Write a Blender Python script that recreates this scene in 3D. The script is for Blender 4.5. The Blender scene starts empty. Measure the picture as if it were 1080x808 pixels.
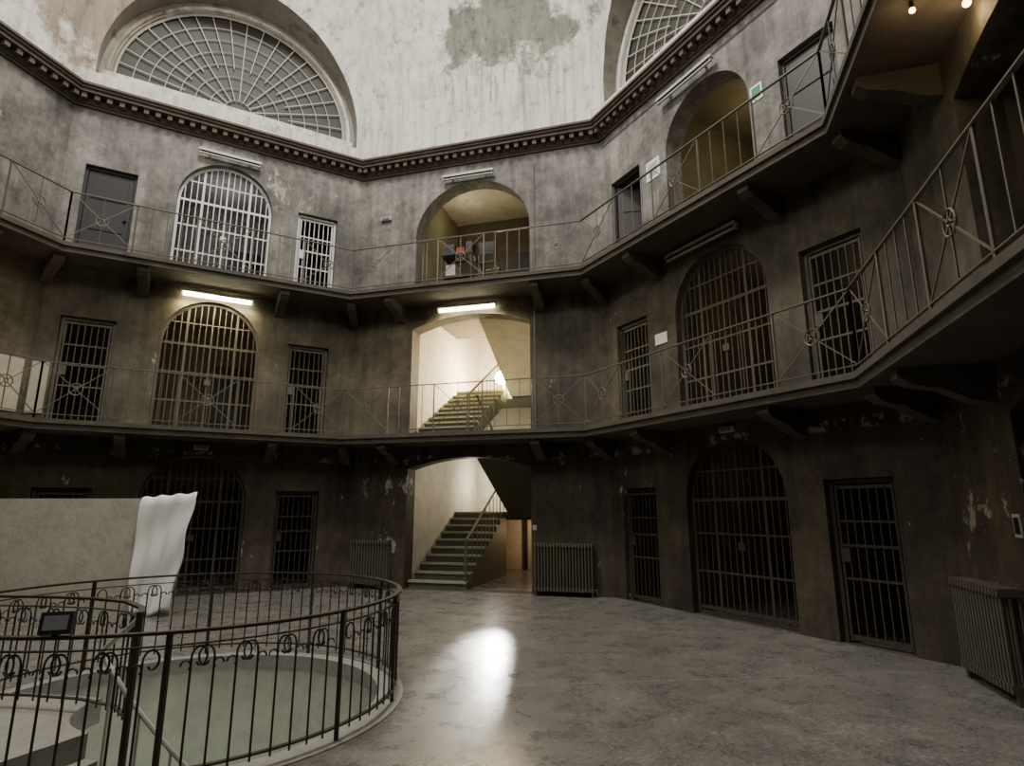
import bpy, bmesh, math, random
from mathutils import Matrix, Vector
random.seed(4)
PI=math.pi
CX,CY=-2.763,5.611
PHI=1.2946
R=6.98
T8=math.tan(PI/8)
BAL=0.845           # balcony depth
Z1,Z2,ZC=3.08,6.25,9.47
SL=0.16
COL=bpy.context.scene.collection

# ------------------------------------------------------------------ materials
def mat(name):
    m=bpy.data.materials.new(name);m.use_nodes=True
    nt=m.node_tree;nt.nodes.clear()
    o=nt.nodes.new('ShaderNodeOutputMaterial');b=nt.nodes.new('ShaderNodeBsdfPrincipled')
    nt.links.new(b.outputs[0],o.inputs[0])
    return m,nt,b
def N(nt,t,**k):
    n=nt.nodes.new(t)
    for a,v in k.items(): setattr(n,a,v)
    return n
def pos(nt,scale=(1,1,1)):
    g=N(nt,'ShaderNodeNewGeometry');mp=N(nt,'ShaderNodeMapping')
    mp.inputs['Scale'].default_value=scale
    nt.links.new(g.outputs['Position'],mp.inputs['Vector'])
    return mp.outputs[0]
def noise(nt,vec,scale,detail=6,rough=.6):
    n=N(nt,'ShaderNodeTexNoise');n.inputs['Scale'].default_value=scale
    n.inputs['Detail'].default_value=detail;n.inputs['Roughness'].default_value=rough
    nt.links.new(vec,n.inputs['Vector']);return n.outputs[0]
def ramp(nt,fac,stops):
    r=N(nt,'ShaderNodeValToRGB');e=r.color_ramp.elements
    while len(e)<len(stops): e.new(.5)
    for i,(p,c) in enumerate(stops):
        e[i].position=p
        e[i].color=(c,c,c,1) if isinstance(c,(int,float)) else tuple(c)+(1,)
    nt.links.new(fac,r.inputs[0]);return r.outputs[0]
def mix(nt,fac,a,b,mode='MIX'):
    m=N(nt,'ShaderNodeMix',data_type='RGBA',blend_type=mode)
    if isinstance(fac,(int,float)): m.inputs[0].default_value=fac
    else: nt.links.new(fac,m.inputs[0])
    for i,v in ((6,a),(7,b)):
        if isinstance(v,tuple): m.inputs[i].default_value=v+(1,) if len(v)==3 else v
        else: nt.links.new(v,m.inputs[i])
    return m.outputs[2]
def math2(nt,op,a,b=0):
    n=N(nt,'ShaderNodeMath',operation=op)
    for i,v in ((0,a),(1,b)):
        if isinstance(v,(int,float)): n.inputs[i].default_value=v
        else: nt.links.new(v,n.inputs[i])
    return n.outputs[0]
def dist(nt,p,c,sc=(1,1,1)):
    s=N(nt,'ShaderNodeVectorMath',operation='SUBTRACT');nt.links.new(p,s.inputs[0]);s.inputs[1].default_value=tuple(c)
    m=N(nt,'ShaderNodeVectorMath',operation='MULTIPLY');nt.links.new(s.outputs[0],m.inputs[0]);m.inputs[1].default_value=sc
    l=N(nt,'ShaderNodeVectorMath',operation='LENGTH');nt.links.new(m.outputs[0],l.inputs[0]);return l.outputs['Value']
def bump(nt,b,h,st=.3,dist=.02):
    n=N(nt,'ShaderNodeBump');n.inputs['Strength'].default_value=st;n.inputs['Distance'].default_value=dist
    nt.links.new(h,n.inputs['Height']);nt.links.new(n.outputs[0],b.inputs['Normal'])
def simple(name,col,rough=.6,metal=0,var=.25,sc=6):
    m,nt,b=mat(name)
    n=noise(nt,pos(nt),sc)
    c=mix(nt,n,tuple(x*(1-var) for x in col),tuple(min(1,x*(1+var)) for x in col))
    nt.links.new(c,b.inputs['Base Color']);b.inputs['Roughness'].default_value=rough;b.inputs['Metallic'].default_value=metal
    return m
def emis(name,col,st):
    m,nt,b=mat(name);b.inputs['Base Color'].default_value=col+(1,)
    b.inputs['Emission Color'].default_value=col+(1,);b.inputs['Emission Strength'].default_value=st;return m
def plaster_wall():
    m,nt,b=mat('aged_grey_plaster')
    p=pos(nt);g=N(nt,'ShaderNodeSeparateXYZ');nt.links.new(p,g.inputs[0])
    big=noise(nt,p,.6,9,.65);med=noise(nt,p,2.2,10,.72);st=noise(nt,pos(nt,(4,4,.4)),1.3,6,.65);fine=noise(nt,p,9,8,.7)
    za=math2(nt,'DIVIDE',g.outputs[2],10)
    base=ramp(nt,za,[(0,(.080,.060,.037)),(.30,(.080,.061,.039)),(.32,(.115,.094,.06)),(.60,(.145,.123,.085)),(.63,(.225,.207,.18)),(1,(.295,.272,.243))])  # storey paint tones; lower ones darkened further, shade put into the colour
    c=mix(nt,1,base,ramp(nt,big,[(.34,.42),(.5,.85),(.66,1.25)]),'MULTIPLY')
    c=mix(nt,.9,c,ramp(nt,med,[(.36,.5),(.5,.9),(.66,1.25)]),'MULTIPLY')
    c=mix(nt,.8,c,ramp(nt,st,[(.35,.55),(.6,1.08)]),'MULTIPLY')
    c=mix(nt,.5,c,ramp(nt,fine,[(.35,.6),(.6,1.12)]),'MULTIPLY')
    low=ramp(nt,za,[(.29,.022),(.31,0.)])
    chips=noise(nt,pos(nt,(1,1,.6)),2.9,10,.78);reg=noise(nt,p,.5,3,.5)
    ch=math2(nt,'ADD',math2(nt,'ADD',chips,math2(nt,'MULTIPLY',math2(nt,'SUBTRACT',reg,.5),.4)),low)
    c=mix(nt,ramp(nt,ch,[(.662,0.),(.672,.9)]),c,(.40,.365,.29))
    dz=math2(nt,'ABSOLUTE',math2(nt,'SUBTRACT',g.outputs[2],2.66))
    band=ramp(nt,dz,[(0,1.),(.05,.9),(.09,0.)])
    pk=ramp(nt,noise(nt,p,2.4,9,.75),[(.55,0.),(.57,1.)])
    c=mix(nt,mix(nt,1,band,pk,'MULTIPLY'),c,(.34,.31,.25))
    nt.links.new(c,b.inputs['Base Color']);b.inputs['Roughness'].default_value=.75
    bump(nt,b,med,.5,.03);return m
def plaster(name,a,c2,dark,dthr=.6,sc=.7,rough=.85):
    m,nt,b=mat(name);p=pos(nt)
    n1=noise(nt,p,sc,9,.65);n2=noise(nt,p,sc*5,9,.7)
    c=mix(nt,ramp(nt,n1,[(.35,0.),(.65,1.)]),a,c2)
    c=mix(nt,ramp(nt,n1,[(dthr,0.),(dthr+.06,.85)]),c,dark)
    c=mix(nt,.6,c,ramp(nt,n2,[(.35,.7),(.55,1.)]),'MULTIPLY')
    nt.links.new(c,b.inputs['Base Color']);b.inputs['Roughness'].default_value=rough
    bump(nt,b,n2,.3,.03);return m
def W(k):
    a=PHI+k*PI/4;n=Vector((math.cos(a),math.sin(a),0));s=Vector((n.y,-n.x,0))
    return Matrix(((s.x,n.x,0,CX),(s.y,n.y,0,CY),(0,0,1,0),(0,0,0,1)))
def octpt(n,i,z):
    a=PHI+(i+.5)*PI/4;r=n/math.cos(PI/8)
    return (CX+r*math.cos(a),CY+r*math.sin(a),z)
def dome_mat():
    m,nt,b=mat('flaking_white_dome_plaster');p=pos(nt)
    n1=noise(nt,p,.9,11,.72);n2=noise(nt,p,4,9,.74);s=noise(nt,pos(nt,(5,5,.3)),1.2,6,.65)
    c=mix(nt,n1,(.56,.53,.47),(.78,.75,.69))
    nn=math2(nt,'MULTIPLY',math2(nt,'SUBTRACT',n1,.5),4.5)
    dA=math2(nt,'ADD',dist(nt,p,W(0)@Vector((.75,6.45,12.75)),(.62,.62,1)),nn)
    c=mix(nt,ramp(nt,math2(nt,'DIVIDE',dA,2),[(.42,.92),(.58,0.)]),c,(.17,.175,.13))
    dB=math2(nt,'ADD',dist(nt,p,octpt(6.9,1,12.0),(.75,.75,.9)),nn)
    c=mix(nt,ramp(nt,math2(nt,'DIVIDE',dB,2),[(.48,.85),(.68,0.)]),c,(.27,.205,.14))
    dC=dist(nt,p,W(0)@Vector((.6,6.8,11.6)),(.5,.5,.7))
    run=ramp(nt,noise(nt,pos(nt,(7,7,.25)),1.5,5,.6),[(.50,0.),(.60,.7)])
    c=mix(nt,mix(nt,1,run,ramp(nt,dC,[(.6,1.),(1.,0.)]),'MULTIPLY'),c,(.34,.31,.24))
    c=mix(nt,.7,c,ramp(nt,s,[(.36,.55),(.55,1.)]),'MULTIPLY')
    c=mix(nt,.8,c,ramp(nt,n2,[(.35,.42),(.46,1.)]),'MULTIPLY')
    c=mix(nt,ramp(nt,n2,[(.64,0.),(.66,.7)]),c,(.36,.27,.18))
    nt.links.new(c,b.inputs['Base Color']);b.inputs['Roughness'].default_value=.9
    bump(nt,b,n2,.5,.04);return m
def floor_mat():
    m,nt,b=mat('grey_terrazzo');p=pos(nt)
    n1=noise(nt,p,.5,9,.65);n2=noise(nt,p,34,4,.8);n3=noise(nt,p,2.6,9,.72)
    v=N(nt,'ShaderNodeTexVoronoi');v.inputs['Scale'].default_value=62;nt.links.new(p,v.inputs['Vector'])
    bw=N(nt,'ShaderNodeRGBToBW');nt.links.new(v.outputs['Color'],bw.inputs[0])
    c=mix(nt,ramp(nt,n1,[(.3,0.),(.7,1.)]),(.135,.125,.11),(.205,.193,.172))
    c=mix(nt,.7,c,ramp(nt,bw.outputs[0],[(.2,.65),(.5,.95),(.8,1.35)]),'MULTIPLY')
    c=mix(nt,.7,c,ramp(nt,n2,[(.38,.65),(.58,1.15)]),'MULTIPLY')
    c=mix(nt,.85,c,ramp(nt,n3,[(.32,.6),(.62,1.12)]),'MULTIPLY')
    nt.links.new(c,b.inputs['Base Color'])
    nt.links.new(ramp(nt,n3,[(.3,.22),(.7,.36)]),b.inputs['Roughness'])
    bump(nt,b,n2,.10,.003);return m
M={}
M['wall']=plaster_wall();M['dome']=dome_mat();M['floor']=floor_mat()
M['lunshade']=plaster('lunette_shade_grey',(.21,.195,.16),(.34,.32,.27),(.13,.12,.095),.58,1.1)  # plaster greyed to put the vault soffits' shade into the colour
M['stairw']=plaster('stairwell_white_plaster',(.60,.55,.44),(.72,.67,.55),(.42,.37,.28),.66)
M['olive']=plaster('olive_plaster',(.17,.155,.085),(.24,.215,.13),(.10,.09,.05),.66)
M['cell']=plaster('cell_brown_plaster',(.12,.095,.065),(.165,.13,.09),(.07,.055,.04),.62)
M['cellw']=plaster('cell_pale_plaster',(.20,.195,.175),(.33,.32,.29),(.09,.09,.08),.58,1.2)
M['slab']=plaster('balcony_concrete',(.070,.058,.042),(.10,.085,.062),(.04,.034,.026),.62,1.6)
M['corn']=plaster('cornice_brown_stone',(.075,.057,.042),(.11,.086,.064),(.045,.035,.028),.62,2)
M['stone']=plaster('kerb_stone',(.22,.21,.185),(.27,.255,.225),(.16,.15,.13),.64,2)
M['well']=plaster('well_pale_green_plaster',(.40,.415,.335),(.46,.475,.39),(.34,.355,.28),.68,1)
M['rail']=simple('painted_railing_iron',(.14,.125,.095),.5,.3)
M['gate']=simple('gate_grey_iron',(.115,.102,.076),.5,.3)
M['gate0']=simple('gate_dark_iron',(.07,.06,.046),.5,.3)
M['gatel']=simple('gate_light_iron',(.58,.575,.55),.5,.2)
M['dark']=simple('dark_door_paint',(.03,.026,.021),.5)
M['doorg']=simple('grey_door_paint',(.012,.0115,.011),.6)
M['ring']=simple('wrought_iron',(.055,.045,.034),.45,.5)
M['radi']=simple('radiator_paint',(.095,.082,.06),.5,.1)
M['step']=simple('stone_step',(.10,.10,.07),.6,0,.3,4)
M['nose']=simple('worn_step_nosing',(.34,.33,.22),.6,0,.3,4)
M['ply']=plaster('beige_board',(.40,.37,.29),(.48,.445,.355),(.34,.31,.24),.66,1.6)
M['cloth']=simple('white_sheet',(.80,.795,.765),.8,0,.05)
M['white']=simple('white_enamel',(.45,.435,.39),.5,0,.1)
M['black']=simple('black_plastic',(.015,.015,.016),.4)
M['red']=simple('red_cloth',(.30,.03,.02),.8)
M['greyc']=simple('grey_print',(.16,.16,.17),.8)
M['green']=simple('exit_green',(.03,.25,.1),.5)
M['glass']=simple('dusty_window_pane',(.035,.031,.022),.6,0,.5,1.5)
M['barw']=simple('window_bar_paint',(.42,.40,.34),.6,0,.2)
M['inlay']=simple('pale_inlay_strip',(.22,.21,.185),.5)
M['tube']=emis('fluorescent_tube',(1,.93,.60),28)
M['bulb']=emis('warm_bulb',(1,.84,.55),400)
M['bulb2']=emis('dim_warm_bulb',(1,.66,.3),10)
M['pipe']=simple('conduit_grey',(.16,.15,.13),.5)

# ------------------------------------------------------------------ mesh builder
class MB:
    def __init__(s): s.v=[];s.f=[];s.m=[]
    def add(s,vs,fs,m=0):
        o=len(s.v);s.v+=[tuple(v) for v in vs];s.f+=[[i+o for i in f] for f in fs];s.m+=[m]*len(fs)
    def box(s,a0,a1,b0,b1,c0,c1,m=0,T=None):
        vs=[Vector((x,y,z)) for x in (a0,a1) for y in (b0,b1) for z in (c0,c1)]
        if T: vs=[T@v for v in vs]
        s.add(vs,[(0,1,3,2),(4,6,7,5),(0,4,5,1),(2,3,7,6),(0,2,6,4),(1,5,7,3)],m)
    def prism(s,prof,a0,a1,axis='y',m=0):
        f={'y':lambda p,a:(p[0],a,p[1]),'x':lambda p,a:(a,p[0],p[1]),'z':lambda p,a:(p[0],p[1],a)}[axis]
        n=len(prof);vs=[f(p,a0) for p in prof]+[f(p,a1) for p in prof]
        fs=[list(range(n))[::-1],list(range(n,2*n))]+[(i,(i+1)%n,n+(i+1)%n,n+i) for i in range(n)]
        s.add(vs,fs,m)
    def beam(s,p,q,w,h=None,m=0,up=(0,0,1)):
        h=h or w;p=Vector(p);q=Vector(q);d=(q-p)
        if d.length<1e-6:return
        d.normalize();u=Vector(up)
        if abs(d.dot(u))>.98:u=Vector((1,0,0)) if abs(d.x)<.9 else Vector((0,1,0))
        a=d.cross(u).normalized();b=a.cross(d)
        vs=[r+a*i*w/2+b*j*h/2 for r in (p,q) for i,j in ((-1,-1),(1,-1),(1,1),(-1,1))]
        s.add(vs,[(0,3,2,1),(4,5,6,7)]+[(i,(i+1)%4,4+(i+1)%4,4+i) for i in range(4)],m)
    def tube(s,pts,r,m=0,closed=False,n=6):
        pts=[Vector(p) for p in pts];L=len(pts);vs=[];a=None
        for i,p in enumerate(pts):
            if closed: t=pts[(i+1)%L]-pts[i-1]
            else: t=pts[min(i+1,L-1)]-pts[max(i-1,0)]
            t.normalize()
            if a is None:
                u=Vector((0,0,1)) if abs(t.z)<.9 else Vector((1,0,0));a=t.cross(u).normalized()
            else:
                a=(a-t*a.dot(t))
                if a.length<1e-5:a=t.orthogonal()
                a.normalize()
            b=t.cross(a)
            rr=r[i] if isinstance(r,list) else r
            vs+=[p+(a*math.cos(2*PI*k/n)+b*math.sin(2*PI*k/n))*rr for k in range(n)]
        fs=[]
        for i in range(L if closed else L-1):
            j=(i+1)%L
            fs+=[(i*n+k,i*n+(k+1)%n,j*n+(k+1)%n,j*n+k) for k in range(n)]
        if not closed: fs+=[tuple(range(n))[::-1],tuple(range((L-1)*n,L*n))]
        s.add(vs,fs,m)
    def obj(s,name,mats,Mx=None,parent=None,smooth=False,bevel=0):
        me=bpy.data.meshes.new(name);me.from_pydata(s.v,[],s.f)
        for x in (mats if isinstance(mats,(list,tuple)) else [mats]): me.materials.append(M[x])
        me.polygons.foreach_set('material_index',s.m)
        bm=bmesh.new();bm.from_mesh(me);bmesh.ops.recalc_face_normals(bm,faces=bm.faces);bm.to_mesh(me);bm.free()
        if smooth: me.polygons.foreach_set('use_smooth',[True]*len(me.polygons))
        o=bpy.data.objects.new(name,me);COL.objects.link(o)
        if parent:
            o.parent=parent;bpy.context.view_layer.update()
            o.matrix_parent_inverse=parent.matrix_world.inverted()
        if Mx is not None:o.matrix_world=Mx
        if bevel:
            b=o.modifiers.new('bevel','BEVEL');b.width=bevel;b.segments=2;b.limit_method='ANGLE'
        return o
def arch(a0,a1,z0,zs,zt,n=20):
    c=(a0+a1)/2;h=(a1-a0)/2;b=zt-zs
    if b>=h*.9:
        top=[(c+h*math.cos(t*PI/n),zs+b*math.sin(t*PI/n)) for t in range(n+1)]
    else:
        Rr=(h*h+b*b)/(2*b);A=math.asin(h/Rr)
        top=[(c+Rr*math.sin(A-2*A*t/n),zs-(Rr-b)+Rr*math.cos(A-2*A*t/n)) for t in range(n+1)]
    return [(a0,z0),(a1,z0)]+top
def archz(x,a0,a1,zs,zt):
    c=(a0+a1)/2;h=(a1-a0)/2;b=zt-zs
    u=max(0,1-((x-c)/h)**2)
    return zs+b*math.sqrt(u)
def boolean(o,cuts):
    for c in cuts:
        md=o.modifiers.new('b','BOOLEAN');md.operation='DIFFERENCE';md.solver='EXACT';md.object=c
        try: md.material_mode='TRANSFER'
        except Exception: pass
    bpy.context.view_layer.update()
    dg=bpy.context.evaluated_depsgraph_get()
    me=bpy.data.meshes.new_from_object(o.evaluated_get(dg))
    o.modifiers.clear();o.data=me
    for c in cuts: bpy.data.objects.remove(c,do_unlink=True)
def octring(mb,n0,n1,z0,z1,m=0):
    vs=[octpt(n,i,z) for i in range(8) for n,z in ((n0,z0),(n1,z0),(n1,z1),(n0,z1))]
    fs=[]
    for i in range(8):
        j=(i+1)%8
        for k in range(4):
            fs.append((i*4+k,i*4+(k+1)%4,j*4+(k+1)%4,j*4+k))
    mb.add(vs,fs,m)

# ------------------------------------------------------------------ walls
ARCH_H=.93
LV=[(0,1.75,2.68,1.98),(Z1,4.9,5.83,5.15),(Z2,8.05,8.98,8.28)]
DOORS=[(-2.56,-1.68),(1.45,2.33)]
names={0:'back',1:'back_left',2:'left',3:'front_left',4:'front',-3:'front_right',-2:'right',-1:'back_right'}
S0,S1=-1.43,1.29
ALC=[(0,2.44,2.67),(Z1,5.55,5.80),(Z2,7.78,9.03)]
for k in range(-3,5):
    mb=MB()
    a0,a1=R*T8,(R+.4)*T8
    mb.prism([(-a0,R),(a0,R),(a1,R+.4),(-a1,R+.4)],-.3,9.75,'z')
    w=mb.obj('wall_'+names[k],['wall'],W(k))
    c=MB()
    if k%2:
        for z0,zs,zt,zd in LV:
            c.prism(arch(-ARCH_H-.03,ARCH_H-.03,z0+.001,zs,zt),R-.5,R+1,'y')
            for d0,d1 in DOORS: c.prism([(d0,z0+.001),(d1,z0+.001),(d1,zd),(d0,zd)],R-.5,R+1,'y')
    else:
        for z0,zs,zt in ALC:
            c.prism(arch(S0,S1,z0+.001,zs,zt),R-.5,R+1,'y')
    co=c.obj('cut',['wall'],W(k))
    boolean(w,[co])

WCX,WCY,WR=-2.82,5.45,1.8
mb=MB();mb.add([(-16,-8,0),(12,-8,0),(12,20,0),(-16,20,0)]+[(-16,-8,-.25),(12,-8,-.25),(12,20,-.25),(-16,20,-.25)],
 [(0,1,2,3),(7,6,5,4),(0,4,5,1),(1,5,6,2),(2,6,7,3),(3,7,4,0)])
fl=mb.obj('floor','floor')
c=MB();c.prism([(WCX+(WR-.12)*math.cos(t*PI/40),WCY+(WR-.12)*math.sin(t*PI/40)) for t in range(80)],-1,1,'z')
boolean(fl,[c.obj('cut','floor')])
mb=MB()
for i in range(8):
    a=PHI+(i+.5)*PI/4
    p=Vector((math.cos(a),math.sin(a),0));mb.beam(Vector((CX,CY,.0))+p*2.6,Vector((CX,CY,.0))+p*7.4,.014,.003)
mb.obj('inlay_strips','inlay',parent=fl)

def ann(mb,cx,cy,r0,r1,z0,z1,n=80,m=0,a0=0,a1=2*PI):
    full=abs(a1-a0-2*PI)<1e-6;vs=[];cnt=n if full else n+1
    for i in range(cnt):
        a=a0+(a1-a0)*i/n
        for r,z in ((r0,z0),(r1,z0),(r1,z1),(r0,z1)): vs.append((cx+r*math.cos(a),cy+r*math.sin(a),z))
    fs=[]
    for i in range(n):
        j=(i+1)%cnt
        for k in range(4): fs.append((i*4+k,i*4+(k+1)%4,j*4+(k+1)%4,j*4+k))
    if not full: fs+=[(0,1,2,3),(n*4+3,n*4+2,n*4+1,n*4)]
    mb.add(vs,fs,m)
mb=MB();ann(mb,WCX,WCY,WR-.14,WR+.02,-3.4,-.02,m=0);ann(mb,WCX,WCY,WR-.16,WR+.07,-.12,.008,m=1)
mb.box(WCX-2.2,WCX+2.2,WCY-2.2,WCY+2.2,-3.6,-3.4,0)
mb.obj('stairwell_shaft',['well','stone'])
mb=MB()
A0=math.radians(-112)
ann(mb,WCX,WCY,.75,WR-.17,-.2,0.0,20,0,math.radians(-190),A0)
for i in range(15):
    a=A0+math.radians(9)*i
    ann(mb,WCX,WCY,.75,WR-.17,-.17*(i+1)-.2,-.17*(i+1),3,0,a,a+math.radians(9.5))
spiral=mb.obj('spiral_staircase',['stone'])
def scroll_rail(mb,path_fn,L,h,spacing=.128,z0=0.06,post_every=9,closed=True):
    n=int(L/spacing)
    for i in range(n if closed else n+1):
        t=i/n
        p,tn=path_fn(t)
        up=Vector((0,0,1))
        if i%post_every==0:
            mb.beam(p+up*.01,p+up*(h-.01),.028,.028);continue
        mb.tube([p+up*z0,p+up*(h-.16)],.0075,n=5)
        sg=1 if i%2 else -1
        pts=[]
        c=p+up*(h-.16)+tn*sg*.045
        for j in range(15):
            a=PI-j*(PI*1.75)/14;rr=.045 if j<8 else .045-.0035*(j-7)
            pts.append(c+tn*sg*rr*math.cos(a)+up*rr*1.5*math.sin(a))
        mb.tube(pts,.007,n=4)
        c=p+up*(h-.20)-tn*sg*.028
        pts=[c-tn*sg*(-.028)*math.cos(a)+up*.03*math.sin(a) for a in [x*PI*1.3/8-.9 for x in range(9)]]
        mb.tube(pts,.006,n=4)
    m=80
    seg=[path_fn(i/m)[0] for i in range(m+1)]
    for i in range(m):
        for z,w,hh in ((h,.045,.018),(h-.075,.025,.008),(.10,.035,.012)):
            mb.beam(seg[i]+Vector((0,0,z)),seg[i+1]+Vector((0,0,z)),w,hh)
HR=.87
mb=MB()
def circ(t):
    a=2*PI*t
    return Vector((WCX+WR*math.cos(a),WCY+WR*math.sin(a),0.0)),Vector((-math.sin(a),math.cos(a),0))
scroll_rail(mb,circ,2*PI*WR,HR)
ringr=mb.obj('stairwell_railing','ring')
ip=[Vector(p+(0,)) for p in [(-2.6,4.37),(-2.8,4.72),(-3.1,5.02),(-3.5,5.2),(-4.0,5.3),(-4.5,5.34)]]
def poly(t):
    x=t*(len(ip)-1);i=min(int(x),len(ip)-2);f=x-i
    return ip[i].lerp(ip[i+1],f),(ip[i+1]-ip[i]).normalized()
mb=MB();scroll_rail(mb,poly,2.35,HR,closed=False,post_every=18)
mb.beam((-2.6,4.37,-.1),(-2.6,4.37,.9),.034)
mb.obj('inner_railing','ring',parent=spiral)
mb=MB()
pts=[]
for i in range(12):
    a=A0+math.radians(8)*(i-1)
    pts.append((WCX+.82*math.cos(a)+.0,WCY+.82*math.sin(a)-.0,.85-.151*i*.9))
mb.tube([(-2.6,4.37,.86)]+pts[2:],.018,n=8)
for i in range(3,12,2): mb.beam(pts[i],(pts[i][0],pts[i][1],pts[i][2]-.9),.014)
mb.obj('handrail','white',parent=spiral)
mb=MB();T=Matrix.Translation((-2.65,3.655,.95))@Matrix.Rotation(.35,4,'Z')@Matrix.Rotation(-.25,4,'X')
mb.box(-.08,.08,-.035,.035,-.06,.06,0,T);mb.box(-.06,.06,-.037,-.034,-.04,.04,1,T)
mb.box(-.015,.015,-.01,.01,-.075,-.055,0,T)
mb.obj('info_sign_box',['black','greyc'])

# ------------------------------------------------------------------ balconies
def balcony(z,name):
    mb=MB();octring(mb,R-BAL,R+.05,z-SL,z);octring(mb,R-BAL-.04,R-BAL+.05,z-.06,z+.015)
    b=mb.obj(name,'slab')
    mb=MB()
    def corb(T,depth):
        w=.09;prof=[(R+.02,z-SL),(R-depth,z-SL),(R-depth,z-SL-.10),(R-depth+.1,z-SL-.17),(R-depth*.55,z-SL-.22),(R-.18,z-SL-.34),(R+.02,z-SL-.38)]
        n=len(prof)
        vs=[T@Vector((x,a,b)) for x in (-w,w) for a,b in prof]
        mb.add(vs,[list(range(n))[::-1],list(range(n,2*n))]+[(i,(i+1)%n,n+(i+1)%n,n+i) for i in range(n)])
    for k in range(8):
        for s in (-1.32,1.22) if k%2 else (-1.68,1.55): corb(W(k)@Matrix.Translation((s,0,0)),BAL-.08)
        a=PHI+(k+.5)*PI/4;n=Vector((math.cos(a),math.sin(a),0));s=Vector((n.y,-n.x,0));rr=R/math.cos(PI/8)-R
        T=Matrix(((s.x,n.x,0,CX+n.x*rr),(s.y,n.y,0,CY+n.y*rr),(0,0,1,0),(0,0,0,1)))
        corb(T,BAL-.05)
    mb.obj('corbels','slab',parent=b)
    mb=MB();nr=R-BAL+.03;H=1.0;hw=nr*T8
    for k in range(8):
        T=W(k)
        def P(s,zz): return T@Vector((s,nr,z+zz))
        for zz,w,h in ((H,.04,.016),(.10,.03,.012)): mb.beam(P(-hw,zz),P(hw,zz),w,h)
        np_=5;L=2*hw/np_
        for j in range(np_+1):
            mb.beam(P(-hw+j*L,0),P(-hw+j*L,H),.024)
        for j in range(np_):
            s0=-hw+j*L;s1=s0+L;cs=(s0+s1)/2;cz=.55
            if j%2==0:
                r=.10
                mb.tube([P(cs+r*math.cos(a),cz+r*math.sin(a)) for a in [x*PI/8 for x in range(16)]],.011,closed=True,n=5)
                mb.tube([P(cs+.03*math.cos(a),cz+.03*math.sin(a)) for a in [x*PI/3 for x in range(6)]],.012,closed=True,n=4)
                for ex,ez in ((s0,.1),(s1,.1),(s0,H),(s1,H),(cs,.1),(cs,H)):
                    d=Vector((ex-cs,ez-cz));d.normalize()
                    mb.beam(P(cs+d.x*.03,cz+d.y*.03),P(ex,ez),.013)
            else:
                for u in (.25,.5,.75): mb.beam(P(s0+L*u,.1),P(s0+L*u,H),.012)
    mb.obj('railing','rail',parent=b)
    return b
balcony(Z1,'lower_balcony');bal2=balcony(Z2,'upper_balcony')

# ------------------------------------------------------------------ cornice
mb=MB()
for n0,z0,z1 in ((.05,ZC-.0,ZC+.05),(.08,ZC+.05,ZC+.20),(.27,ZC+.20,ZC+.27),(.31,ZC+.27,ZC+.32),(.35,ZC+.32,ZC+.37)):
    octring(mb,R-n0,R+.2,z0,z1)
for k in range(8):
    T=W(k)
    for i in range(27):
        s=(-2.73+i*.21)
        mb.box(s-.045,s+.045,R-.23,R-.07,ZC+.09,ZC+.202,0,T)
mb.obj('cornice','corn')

# ------------------------------------------------------------------ dome with lunettes
ZD=ZC+.36
def dprof():
    pts=[(R-.02,ZD)]
    for i in range(0,12):
        a=math.radians(75)*i/11
        pts.append(((R-.02)*math.cos(a),10.5+7.3*math.sin(a)))
    return pts
ins=dprof();out=[(n+1.7,z+(0 if z<11 else .6)) for n,z in ins]
mb=MB()
prof=ins+out[::-1];Lp=len(prof)
vs=[octpt(n,i,z) for i in range(8) for n,z in prof]
fs=[(i*Lp+j,i*Lp+(j+1)%Lp,((i+1)%8)*Lp+(j+1)%Lp,((i+1)%8)*Lp+j) for i in range(8) for j in range(Lp)]
mb.add(vs,fs);dome=mb.obj('ceiling_dome','dome')
cz=10.58
cuts=[]
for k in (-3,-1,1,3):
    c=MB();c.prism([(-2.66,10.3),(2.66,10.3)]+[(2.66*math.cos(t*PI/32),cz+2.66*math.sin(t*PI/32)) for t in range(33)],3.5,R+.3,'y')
    cuts.append(c.obj('cut','lunshade',W(k)))
    c=MB();c.prism([(2.44*math.cos(t*PI/32),cz+2.44*math.sin(t*PI/32)) for t in range(33)],R+.1,R+2.6,'y')
    cuts.append(c.obj('cut','dome',W(k)))
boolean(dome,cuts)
i=1
for k in (1,-1,3,-3):
    mb=MB();y=R+.36
    mb.prism([(2.43*math.cos(t*PI/32),cz+2.43*math.sin(t*PI/32)) for t in range(33)],y+.05,y+.08,'y',1)
    mb.tube([(2.41*math.cos(t*PI/32),y,cz+.02+2.39*math.sin(t*PI/32)) for t in range(33)],.03,n=4)
    mb.beam((-2.42,y,cz+.03),(2.42,y,cz+.03),.05)
    for r in [.28+.30*q for q in range(7)]:
        mb.tube([(r*math.cos(t*PI/32),y,cz+.02+r*math.sin(t*PI/32)) for t in range(33)],.011,n=4)
    for q in range(1,20):
        a=q*PI/20;r0=.28 if q%2==0 else 1.1
        mb.beam((r0*math.cos(a),y,cz+r0*math.sin(a)),(2.42*math.cos(a),y,cz+2.42*math.sin(a)),.018)
    mb.tube([(2.52*math.cos(t*PI/40),R+.29,cz+2.52*math.sin(t*PI/40)) for t in range(41)],.045,2,n=8)
    mb.box(-2.6,2.6,R+.22,R+.34,cz-.14,cz-.0,2)
    mb.obj('window_%d'%i,['barw','glass','dome'],W(k));i+=1

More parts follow.
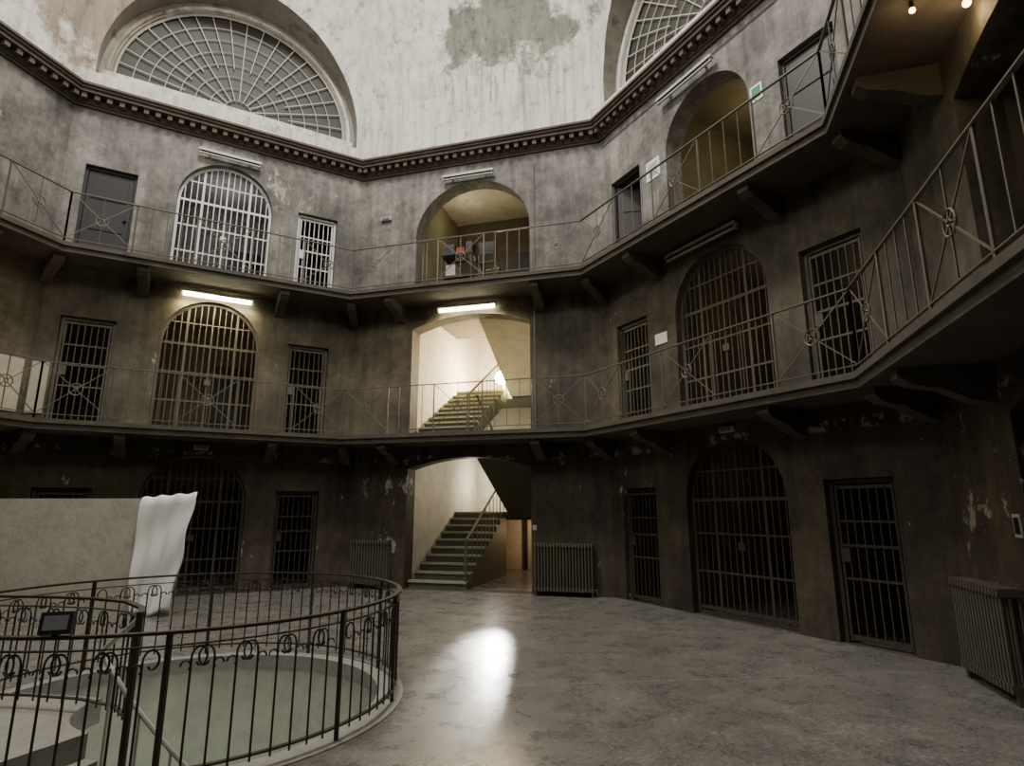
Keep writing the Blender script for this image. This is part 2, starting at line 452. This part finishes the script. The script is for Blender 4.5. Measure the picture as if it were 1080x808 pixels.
# ------------------------------------------------------------------ cells behind the walls
for k in (-3,-1,1,3):
    mb=MB();n0,n1=R+.4,R+3.2;hw=2.95
    bmat={(1,2):2,(-1,2):1}
    for li,(z0,zs,zt,zd) in enumerate(LV):
        ztop=(Z1-SL,Z2-SL,9.4)[li];m=bmat.get((k,li),0)
        if z0>0: mb.box(-hw,hw,n0,n1,z0-.12,z0,0)
        mb.box(-hw,hw,n0,n1,ztop-.02,ztop,m)
        mb.box(-hw,hw,n1,n1+.1,z0,ztop,m)
        for s in (-hw,-1.35,1.25,hw-.1): mb.box(s,s+.1,n0,n1,z0,ztop,m)
        mb.box(.15,1.05,n1-.04,n1,z0,z0+2.1,3)
    mb.obj('wall_cells_'+names[k],['cell','olive','cellw','dark'],W(k))
def gate_arch(name,k,li,m='gate'):
    z0,zs,zt,zd=LV[li];y=R+.14;mb=MB();a0,a1=-ARCH_H-.02,ARCH_H-.04;zt=zt-.01;z0+=.03
    prof=arch(a0+.02,a1-.02,z0,zs,zt-.02,24)
    pts=[(p[0],y,p[1]) for p in prof]
    for i in range(len(pts)):
        if i!=0: mb.beam(pts[i],pts[(i+1)%len(pts)],.05,.04,up=(0,1,0))
    mb.beam(pts[0],pts[1],.05,.04,up=(0,1,0))
    n=16
    for i in range(1,n):
        x=a0+(a1-a0)*i/n
        w=.045 if i in (4,12) else (.03 if i==8 else .017)
        mb.beam((x,y,z0),(x,y,archz(x,a0,a1,zs,zt)-.02),w,.018,up=(0,1,0))
    for zz,h in ((z0+.08,.05),(z0+.62,.03),(z0+1.2,.03),(zs,.05),(zs+.45,.025)):
        c=(a0+a1)/2;hw=(a1-a0)/2
        if zz>zs: hw*=math.sqrt(max(0,1-((zz-zs)/(zt-zs))**2))
        mb.beam((c-hw,y,zz),(c+hw,y,zz),.022,h)
    mb.box(-.08,.04,y-.03,y+.03,z0+.97,z0+1.08)
    mb.obj(name,m,W(k))
def gate_door(name,k,li,di,m='gate'):
    z0,zs,zt,zd=LV[li];y=R+.12;mb=MB();a0,a1=DOORS[di];a0+=.01;a1-=.01;z0+=.01;zd-=.01
    for x in (a0+.025,a1-.025): mb.box(x-.025,x+.025,y-.03,y+.03,z0,zd)
    mb.box(a0,a1,y-.03,y+.03,zd-.05,zd)
    a0+=.065;a1-=.065;zd-=.065
    for x in (a0+.015,a1-.015): mb.box(x-.015,x+.015,y-.02,y+.02,z0+.02,zd)
    for zz,h in ((z0+.06,.06),(z0+.75,.03),(z0+1.15,.035),(zd-.45,.03),(zd-.03,.04)): mb.box(a0,a1,y-.012,y+.012,zz-h/2,zz+h/2)
    mb.box(a0,a0+.12,y-.03,y+.03,z0+.95,z0+1.12)
    for i in range(1,7):
        x=a0+(a1-a0)*i/7;mb.beam((x,y,z0+.05),(x,y,zd),.016,.016,up=(0,1,0))
    mb.obj(name,m,W(k))
for k in (-3,-1,1,3):
    for li in range(3):
        gm='gatel' if (k==1 and li==2) else ('gate0' if li==0 else 'gate')
        if not(k==-1 and li==2):
            gate_arch('barred_arch_gate' ,k,li,gm)
        for di in range(2):
            if k==1 and li==2 and di==0 or (k==-1 and li==2) : continue
            gate_door('barred_cell_door',k,li,di,gm)
dn=[2]
def solid_door(k,li,di,m,openang=0,panels=3):
    z0,zs,zt,zd=LV[li];mb=MB();a0,a1=DOORS[di];w=a1-a0-.12
    T=Matrix.Translation((a0+.06,R+.12,0))@Matrix.Rotation(openang,4,'Z')
    mb.box(0,w,-.02,.02,z0+.01,zd-.08,0,T)
    hh=(zd-.08-z0)/panels
    for i in range(panels): mb.box(.08,w-.08,-.035,-.018,z0+i*hh+.08,z0+(i+1)*hh-.06,0,T)
    for x in (a0,a1-.05): mb.box(x,x+.05,R+.08,R+.16,z0,zd,0)
    mb.box(a0,a1,R+.08,R+.16,zd-.06,zd,0)
    mb.box(w-.1,w-.04,-.08,.08,z0+1.0,z0+1.03,0,T)
    mb.obj('door_%d'%dn[0],m,W(k));dn[0]+=1
solid_door(1,2,0,'doorg');solid_door(-1,2,0,'dark',.9);solid_door(-1,2,1,'dark',.0)

# ------------------------------------------------------------------ stairwell behind back wall and alcoves
def stair(mb,s0,s1,n0,dr,z0,steps,rise,run,solid=False,m=0,th=.16):
    p=[(n0,z0)]
    for i in range(steps):
        p.append((n0+dr*i*run,z0+(i+1)*rise))
        p.append((n0+dr*(i+1)*run,z0+(i+1)*rise))
    ne=n0+dr*steps*run;ze=z0+steps*rise
    if solid: p+=[(ne,z0)]
    else: p+=[(ne,ze-rise-th),(n0+dr*run*.3,z0-th+.02),(n0,z0-th+.02)]
    mb.prism(p,s0,s1,'x',m)
    for i in range(steps):
        y=n0+dr*i*run;z=z0+(i+1)*rise
        mb.box(s0,s1,min(y-dr*.03,y+dr*.1),max(y-dr*.03,y+dr*.1),z-.04,z+.004,1)
def stairwell(k):
    T=W(k);n0=R+.4;nE=R+4.6
    wl=MB()
    ztop=9.45
    wl.box(S0-.15,S0,n0,nE,-.0,ztop);wl.box(S1,S1+.15,n0,nE,0,ztop)
    wl.box(S0-.15,S1+.15,nE,nE+.15,0,ztop)
    wl.box(S0,S1,n0,nE,ztop-.1,ztop)
    w=wl.obj('wall_stairwell_'+names[k],'stairw',T)
    mid=-.07
    st=MB();r1=Z1/20;r2=(Z2-Z1)/20;run=.29;b=R+.22
    stair(st,S0+.01,mid-.06,b,1,0,10,r1,run,True)
    e=b+10*run
    st.box(S0+.01,S1-.01,e,nE-.01,Z1/2-.2,Z1/2)
    stair(st,mid+.06,S1-.01,e,-1,Z1/2,10,r1,run)
    stair(st,S0+.01,mid-.06,b,1,Z1,10,r2,run)
    zm=(Z1+Z2)/2
    st.box(S0+.01,S1-.01,e,nE-.01,zm-.2,zm)
    stair(st,mid+.06,S1-.01,e,-1,zm,10,r2,run,m=2)
    so=st.obj('staircase',['step','nose','stairw'],T)
    rl=MB()
    for (s,zb,dr,nn,rr) in ((mid-.1,0,1,b,r1),(mid+.1,Z1/2,-1,e,r1),(mid-.1,Z1,1,b,r2),(mid+.1,zm,-1,e,r2)):
        ne=nn+dr*10*run
        rl.beam((s,nn,zb+.95),(s,ne,zb+10*rr+.95),.04,.03)
        for i in range(10):
            y=nn+dr*(i+.5)*run;z=zb+(i+1)*rr
            rl.beam((s,y,z),(s,y,z+.88),.016)
        rl.beam((s,nn,zb),(s,nn,zb+1.0),.035)
    rl.obj('stair_railing','rail',T,parent=so)
    al=MB()
    al.box(S0+.001,mid,n0-.18,R+2.6,Z2-.14,Z2,0)
    al.box(S0+.001,S1-.001,R+2.6,R+2.75,Z2-.14,9.34,0)
    al.box(S0+.001,S0+.02,n0-.0,R+2.6,Z2,9.34,1)
    al.box(S1-.02,S1-.001,n0-.0,R+2.6,Z2,9.34,1)
    al.box(-.1,.8,R+2.56,R+2.6,Z2,Z2+2.05,2)
    al.obj('wall_alcove_'+names[k],['cell','olive','dark'],T)
    return so
stairs=stairwell(0)
for k in (-2,2,4):
    mb=MB();n0=R+.4;n1=R+2.6
    for z0,zt in ((0,Z1-SL),(Z1,Z2-SL),(Z2,9.4)):
        if z0: mb.box(S0,S1,n0-.0,n1,z0-.12,z0)
        mb.box(S0-.1,S0,n0,n1,z0,zt);mb.box(S1,S1+.1,n0,n1,z0,zt);mb.box(S0,S1,n1,n1+.1,z0,zt);mb.box(S0,S1,n0,n1,zt-.02,zt)
    mb.obj('wall_alcove_'+names[k],['cell'],W(k))
mb=MB();y=R+4.58
mb.box(-.05,.05,y-.05,y,0,1.33);mb.box(1.0,1.1,y-.05,y,0,1.33)
mb.box(.05,1.0,y-.02,y,.0,1.33,1)
mb.obj('door_1',['dark','ply'],W(0))

# ------------------------------------------------------------------ radiators
def radiator(k,s0,s1,h):
    mb=MB();n=int((s1-s0)/.06);y0=R-.26
    for i in range(n+1):
        x=s0+(s1-s0)*i/n
        for yy in (y0+.04,y0+.11,y0+.18): mb.tube([(x,yy,.14),(x,yy,h-.06)],.017,n=6)
        for zz in (.13,h-.05): mb.box(x-.021,x+.021,y0+.015,y0+.205,zz-.035,zz+.035)
    mb.beam((s0,y0+.11,h-.05),(s1,y0+.11,h-.05),.05);mb.beam((s0,y0+.11,.13),(s1,y0+.11,.13),.05)
    for x in (s0,s1): mb.box(x-.02,x+.02,y0+.05,y0+.17,0,.14)
    mb.tube([(s1,y0+.11,.13),(s1+.08,y0+.11,.13),(s1+.08,y0+.11,.0)],.012)
    mb.obj('radiator','radi',W(k))
radiator(0,1.42,2.5,.98);radiator(0,-2.55,-1.72,.98);radiator(-2,-2.55,-1.62,.95)

# ------------------------------------------------------------------ lamps
def lampL(name,typ,loc,e,col,size=.1,rot=None,sizey=None):
    l=bpy.data.lights.new(name,typ);l.energy=e;l.color=col
    if typ=='AREA':
        l.size=size
        if sizey: l.shape='RECTANGLE';l.size_y=sizey
    else: l.shadow_soft_size=size
    o=bpy.data.objects.new(name,l);COL.objects.link(o);o.location=loc
    if rot: o.rotation_euler=rot
    return o
def fixture(k,s,z,on,L=1.35):
    mb=MB();y=R-.12
    mb.box(s-L/2,s+L/2,y-.05,y+.03,z,z+.06,0)
    mb.prism([(y-.06,z),(y+.04,z),(y+.02,z+.05),(y-.04,z+.05)],s-L/2-.02,s+L/2+.02,'x',0)
    mb.tube([(s-L/2+.04,y-.01,z-.04),(s+L/2-.04,y-.01,z-.04)],.045 if on else .026,1 if on else 0,n=8)
    for x in (s-L/2,s+L/2-.03): mb.box(x,x+.03,y-.035,y+.02,z-.06,z,0)
    for x in (s-L/3,s+L/3): mb.box(x-.02,x+.02,y,R-.002,z+.01,z+.04,0)
    mb.obj('fluorescent_light',['white','tube'],W(k))
    if on:
        p=W(k)@Vector((s,y-.02,z-.12))
        a=PHI+k*PI/4
        lampL('tube_glow','AREA',p,36,(1,.88,.52),L,(0,0,a-PI/2),.05)
fixture(1,0,5.93,True);fixture(0,-.1,5.93,True)
fixture(1,-.05,9.12,False,1.2);fixture(0,-.13,9.12,False,1.2);fixture(-1,-.3,9.12,False,1.3);fixture(-1,-.2,5.95,False,1.5)
def bulb(name,p,e,m='bulb',r=.06,rod=.25,col=(1,.75,.42)):
    mb=MB()
    pts=[Vector(p)+Vector((0,0,-r*math.cos(PI*i/8))) for i in range(9)]
    mb.tube(pts,[max(.002,r*math.sin(PI*i/8)) for i in range(9)],0,n=12)
    mb.tube([Vector(p)+Vector((0,0,r*.9)),Vector(p)+Vector((0,0,r+.06))],.02,1)
    mb.tube([Vector(p)+Vector((0,0,r+.05)),Vector(p)+Vector((0,0,r+rod))],.006,1)
    mb.obj(name,[m,'black'])
    lampL(name+'_light','POINT',Vector(p)+Vector((0,0,-r-.06)),e,col,.05)
def bp(s,n,z): return W(0)@Vector((s,n,z))
bulb('hanging_bulb',bp(-.22,R+2.9,5.0),260,r=.17,rod=.9,col=(1,.83,.52))
bulb('ceiling_bulb',(3.6,4.48,5.99),2.5,m='bulb2',r=.026,rod=.1);bulb('ceiling_bulb',(4.03,4.4,5.99),4,m='bulb2',r=.035,rod=.1)
lampL('added_landing_light','POINT',bp(-.64,R+3.7,2.35),60,(1,.93,.76),.12)  # added unseen light for the glare on the floor
sp=lampL('added_glare_spot','SPOT',bp(-.45,R+3.6,2.35),17000,(1,.95,.85),.10)  # added spot, aimed through the opening to make the bright floor patch
sp.data.spot_size=math.radians(9);sp.data.spot_blend=1.0
d=Vector((-.30,6.0,0))-sp.location;sp.rotation_euler=d.to_track_quat('-Z','Y').to_euler()
mb=MB();T=Matrix.Translation(sp.location)@Matrix(sp.rotation_euler.to_matrix()).to_4x4()
mb.tube([T@Vector((0,0,.03)),T@Vector((0,0,.12)),T@Vector((0,0,.2))],[.09,.08,.03],n=12)
q=Vector(sp.location);mb.beam(q+Vector((0,0,.05)),(q.x,q.y,1.545),.03)
mb.obj('added_spot_stand','black')  # housing and post made up for the added spot
lampL('under_landing_lamp','POINT',bp(.6,R+4.0,1.1),18,(1,.66,.36),.08)
lampL('stair_foot_lamp','POINT',bp(-.3,R+1.0,2.5),14,(1,.92,.72),.1)
lampL('alcove_lamp','POINT',bp(-.6,R+1.2,8.7),12,(1,.88,.58),.15)
p=W(-1)@Vector((0,R+1.6,8.6));lampL('upper_cell_lamp','POINT',p,14,(1,.80,.5),.15)
p=W(1)@Vector((0,R+1.8,8.7));lampL('upper_cell_lamp_left','POINT',p,15,(.97,.98,1),.2)
p=W(1)@Vector((-.3,R+1.6,5.2));lampL('cell_lamp_left','POINT',p,9,(1,.85,.6),.15)
p=W(-1)@Vector((.1,R+1.8,5.2));lampL('cell_lamp_right','POINT',p,6,(1,.8,.5),.15)
for k in (1,-1):
    p=W(k)@Vector((0,R+1.6,2.3));lampL('ground_cell_fill','POINT',p,1.6,(1,.85,.6),.15)  # added fill to soften contrast behind the ground gates
    for s in (-2.1,1.9):
        p=W(k)@Vector((s,R+1.6,5.3));lampL('side_cell_fill','POINT',p,1.8,(1,.88,.66),.15)
p=W(2)@Vector((2.3,R-.6,5.2));lampL('gallery_lamp_left','POINT',p,3,(1,.75,.45),.1)
# area lights added for daylight
lampL('added_oculus_light','AREA',(CX,CY,16.9),1850,(1,.972,.915),3.2)  # added at an unseen dome opening to light the hall from above
for k,e in ((-3,240),(3,240)):
    p=W(k)@Vector((0,R-.25,11.6))
    l=lampL('added_lunette_light','AREA',p,e,(1,.975,.925),4,None,1.8)  # added fill just inside the unseen rear windows, whose panes are opaque
    d=Vector((CX,CY,10.9))-Vector(p);l.rotation_euler=d.to_track_quat('-Z','Y').to_euler()
lampL('basement_lamp','POINT',(WCX-.3,WCY+.2,-1.0),16,(.98,1,.90),.2)
w=bpy.data.worlds.new('world');bpy.context.scene.world=w;w.use_nodes=True
w.node_tree.nodes['Background'].inputs[0].default_value=(.7,.75,.8,1);w.node_tree.nodes['Background'].inputs[1].default_value=.6

# ------------------------------------------------------------------ small things
mb=MB();Tm=Matrix.Translation((-5.85,9.6,0))@Matrix.Rotation(math.radians(179),4,'Z')
mb.box(0,2.9,-.02,.02,0,1.77,0,Tm)
for x in (0.02,1.2,2.4): mb.box(x,x+.06,-.09,-.02,0,1.75,0,Tm)
mb.box(0,2.9,-.4,-.02,1.72,1.77,0,Tm)
pp=mb.obj('plywood_partition','ply')
mb=MB();nx,nz=36,36;vs=[]
for j in range(nz+1):
    v=j/nz
    for i in range(nx+1):
        u=i/nx
        xl=-5.90+.02*v*v;xr=-5.04-.02*v-.20*v**1.8+.018*math.sin(v*14)
        x=xl+(xr-xl)*u
        y=9.54-.03*math.sin(u*19+v*3)*(.3+v)-.03*math.sin(u*6+v*4)*v-.02*math.sin(v*11+u*4)
        z=1.81-.03*(1-u)+.05*u-v*1.78+.03*math.sin(u*9)*v+.012*math.sin(u*21)*(1-v)
        if v<.05: y+=.05*(1-v/.05)
        vs.append((x,y,max(z,.01)))
mb.add(vs,[(j*(nx+1)+i,j*(nx+1)+i+1,(j+1)*(nx+1)+i+1,(j+1)*(nx+1)+i) for j in range(nz) for i in range(nx)])
o=mb.obj('white_drape_sheet','cloth',smooth=True);sd=o.modifiers.new('s','SOLIDIFY');sd.thickness=.008
mb=MB();mb.box(-5.26,-5.22,9.58,9.62,0,1.78);mb.box(-5.85,-5.22,9.585,9.615,1.75,1.78);mb.obj('frame','ply',parent=pp)
def tb(name,parts,mats,T):
    mb=MB()
    for a in parts: mb.box(*a)
    return mb.obj(name,mats,T,bevel=.004)
s0,y0=-.55,R-.62;z=Z2+.002
tb('side_table',[(s0,s0+.75,y0,y0+.45,z+.70,z+.74,0)]+[(x,x+.04,yy,yy+.04,z,z+.70,0) for x in (s0+.02,s0+.69) for yy in (y0+.02,y0+.39)]+[(s0+.04,s0+.71,y0+.04,y0+.41,z+.22,z+.25,0)],['dark'],W(0))
tb('stacked_boxes',[(s0+.06,s0+.30,y0+.08,y0+.36,z+.742,z+.98,0),(s0+.33,s0+.52,y0+.1,y0+.34,z+.742,z+.90,1),(s0+.55,s0+.70,y0+.1,y0+.34,z+.742,z+1.02,0),(s0+.1,s0+.32,y0+.1,y0+.36,z+.252,z+.52,2)],['black','red','white'],W(0))
mb=MB();x=.32
for a in (x,x+.36):
    for yy in (y0,y0+.36): mb.box(a,a+.03,yy,yy+.03,z,z+(.45 if yy>y0+.1 else .92))
mb.box(x,x+.39,y0,y0+.39,z+.43,z+.46);mb.box(x,x+.39,y0,y0+.025,z+.62,z+.9)
mb.obj('wooden_chair','dark',W(0))
def plate(name,k,s,z,w,h,m,y=R-.014,th=.012,inner=None):
    mb=MB();mb.box(s-w/2,s+w/2,y,y+th,z-h/2,z+h/2,0)
    if inner: mb.box(s-w*.35,s+w*.35,y-.004,y,z-h*.35,z+h*.35,1)
    mb.obj(name,[m,inner or m],W(k))
plate('wall_sign',-1,-1.33,4.6,.3,.2,'cloth')
plate('notice_board',-1,-1.3,7.95,.36,.4,'cloth',inner='white')
plate('exit_sign',-1,1.05,8.0,.22,.28,'cloth',inner='green')
plate('light_switch',-2,-1.6,1.46,.12,.2,'white',inner='black')
plate('wall_socket',0,1.36,1.25,.08,.1,'white')
plate('notice_board',1,-2.72,3.75,.25,.95,'ply')
plate('notice_board',2,2.55,3.75,.5,.95,'ply')
def em(k,s,z):
    mb=MB();mb.box(s-.13,s+.13,R-.07,R-.002,z-.045,z+.045);mb.box(s-.1,s+.1,R-.085,R-.07,z-.03,z+.03,1)
    mb.obj('emergency_light',['white','greyc'],W(k),bevel=.008)
em(1,0,2.80);em(-1,0,2.80);em(0,-2.2,8.35)
mb=MB();mb.tube([(1.4,R-.02,Z1+.02),(1.4,R-.02,Z2-SL-.01)],.014);mb.tube([(1.4,R-.02,Z2+.02),(1.4,R-.02,9.2)],.014)
mb.obj('conduit_pipe','pipe',W(0))
mb=MB();mb.tube([(-2.8,R-.02,9.3),(2.8,R-.02,9.3)],.01)
mb.obj('conduit_pipe','pipe',W(-1))
# ------------------------------------------------------------------ camera
cam=bpy.data.cameras.new('camera');co=bpy.data.objects.new('camera',cam);COL.objects.link(co)
cam.sensor_width=36;cam.sensor_fit='HORIZONTAL';cam.lens=621.5/1080*36;cam.clip_start=.02;cam.clip_end=200
co.location=(0,0,1.6);co.rotation_euler=(math.radians(90)+.2113,0,0)
bpy.context.scene.camera=co
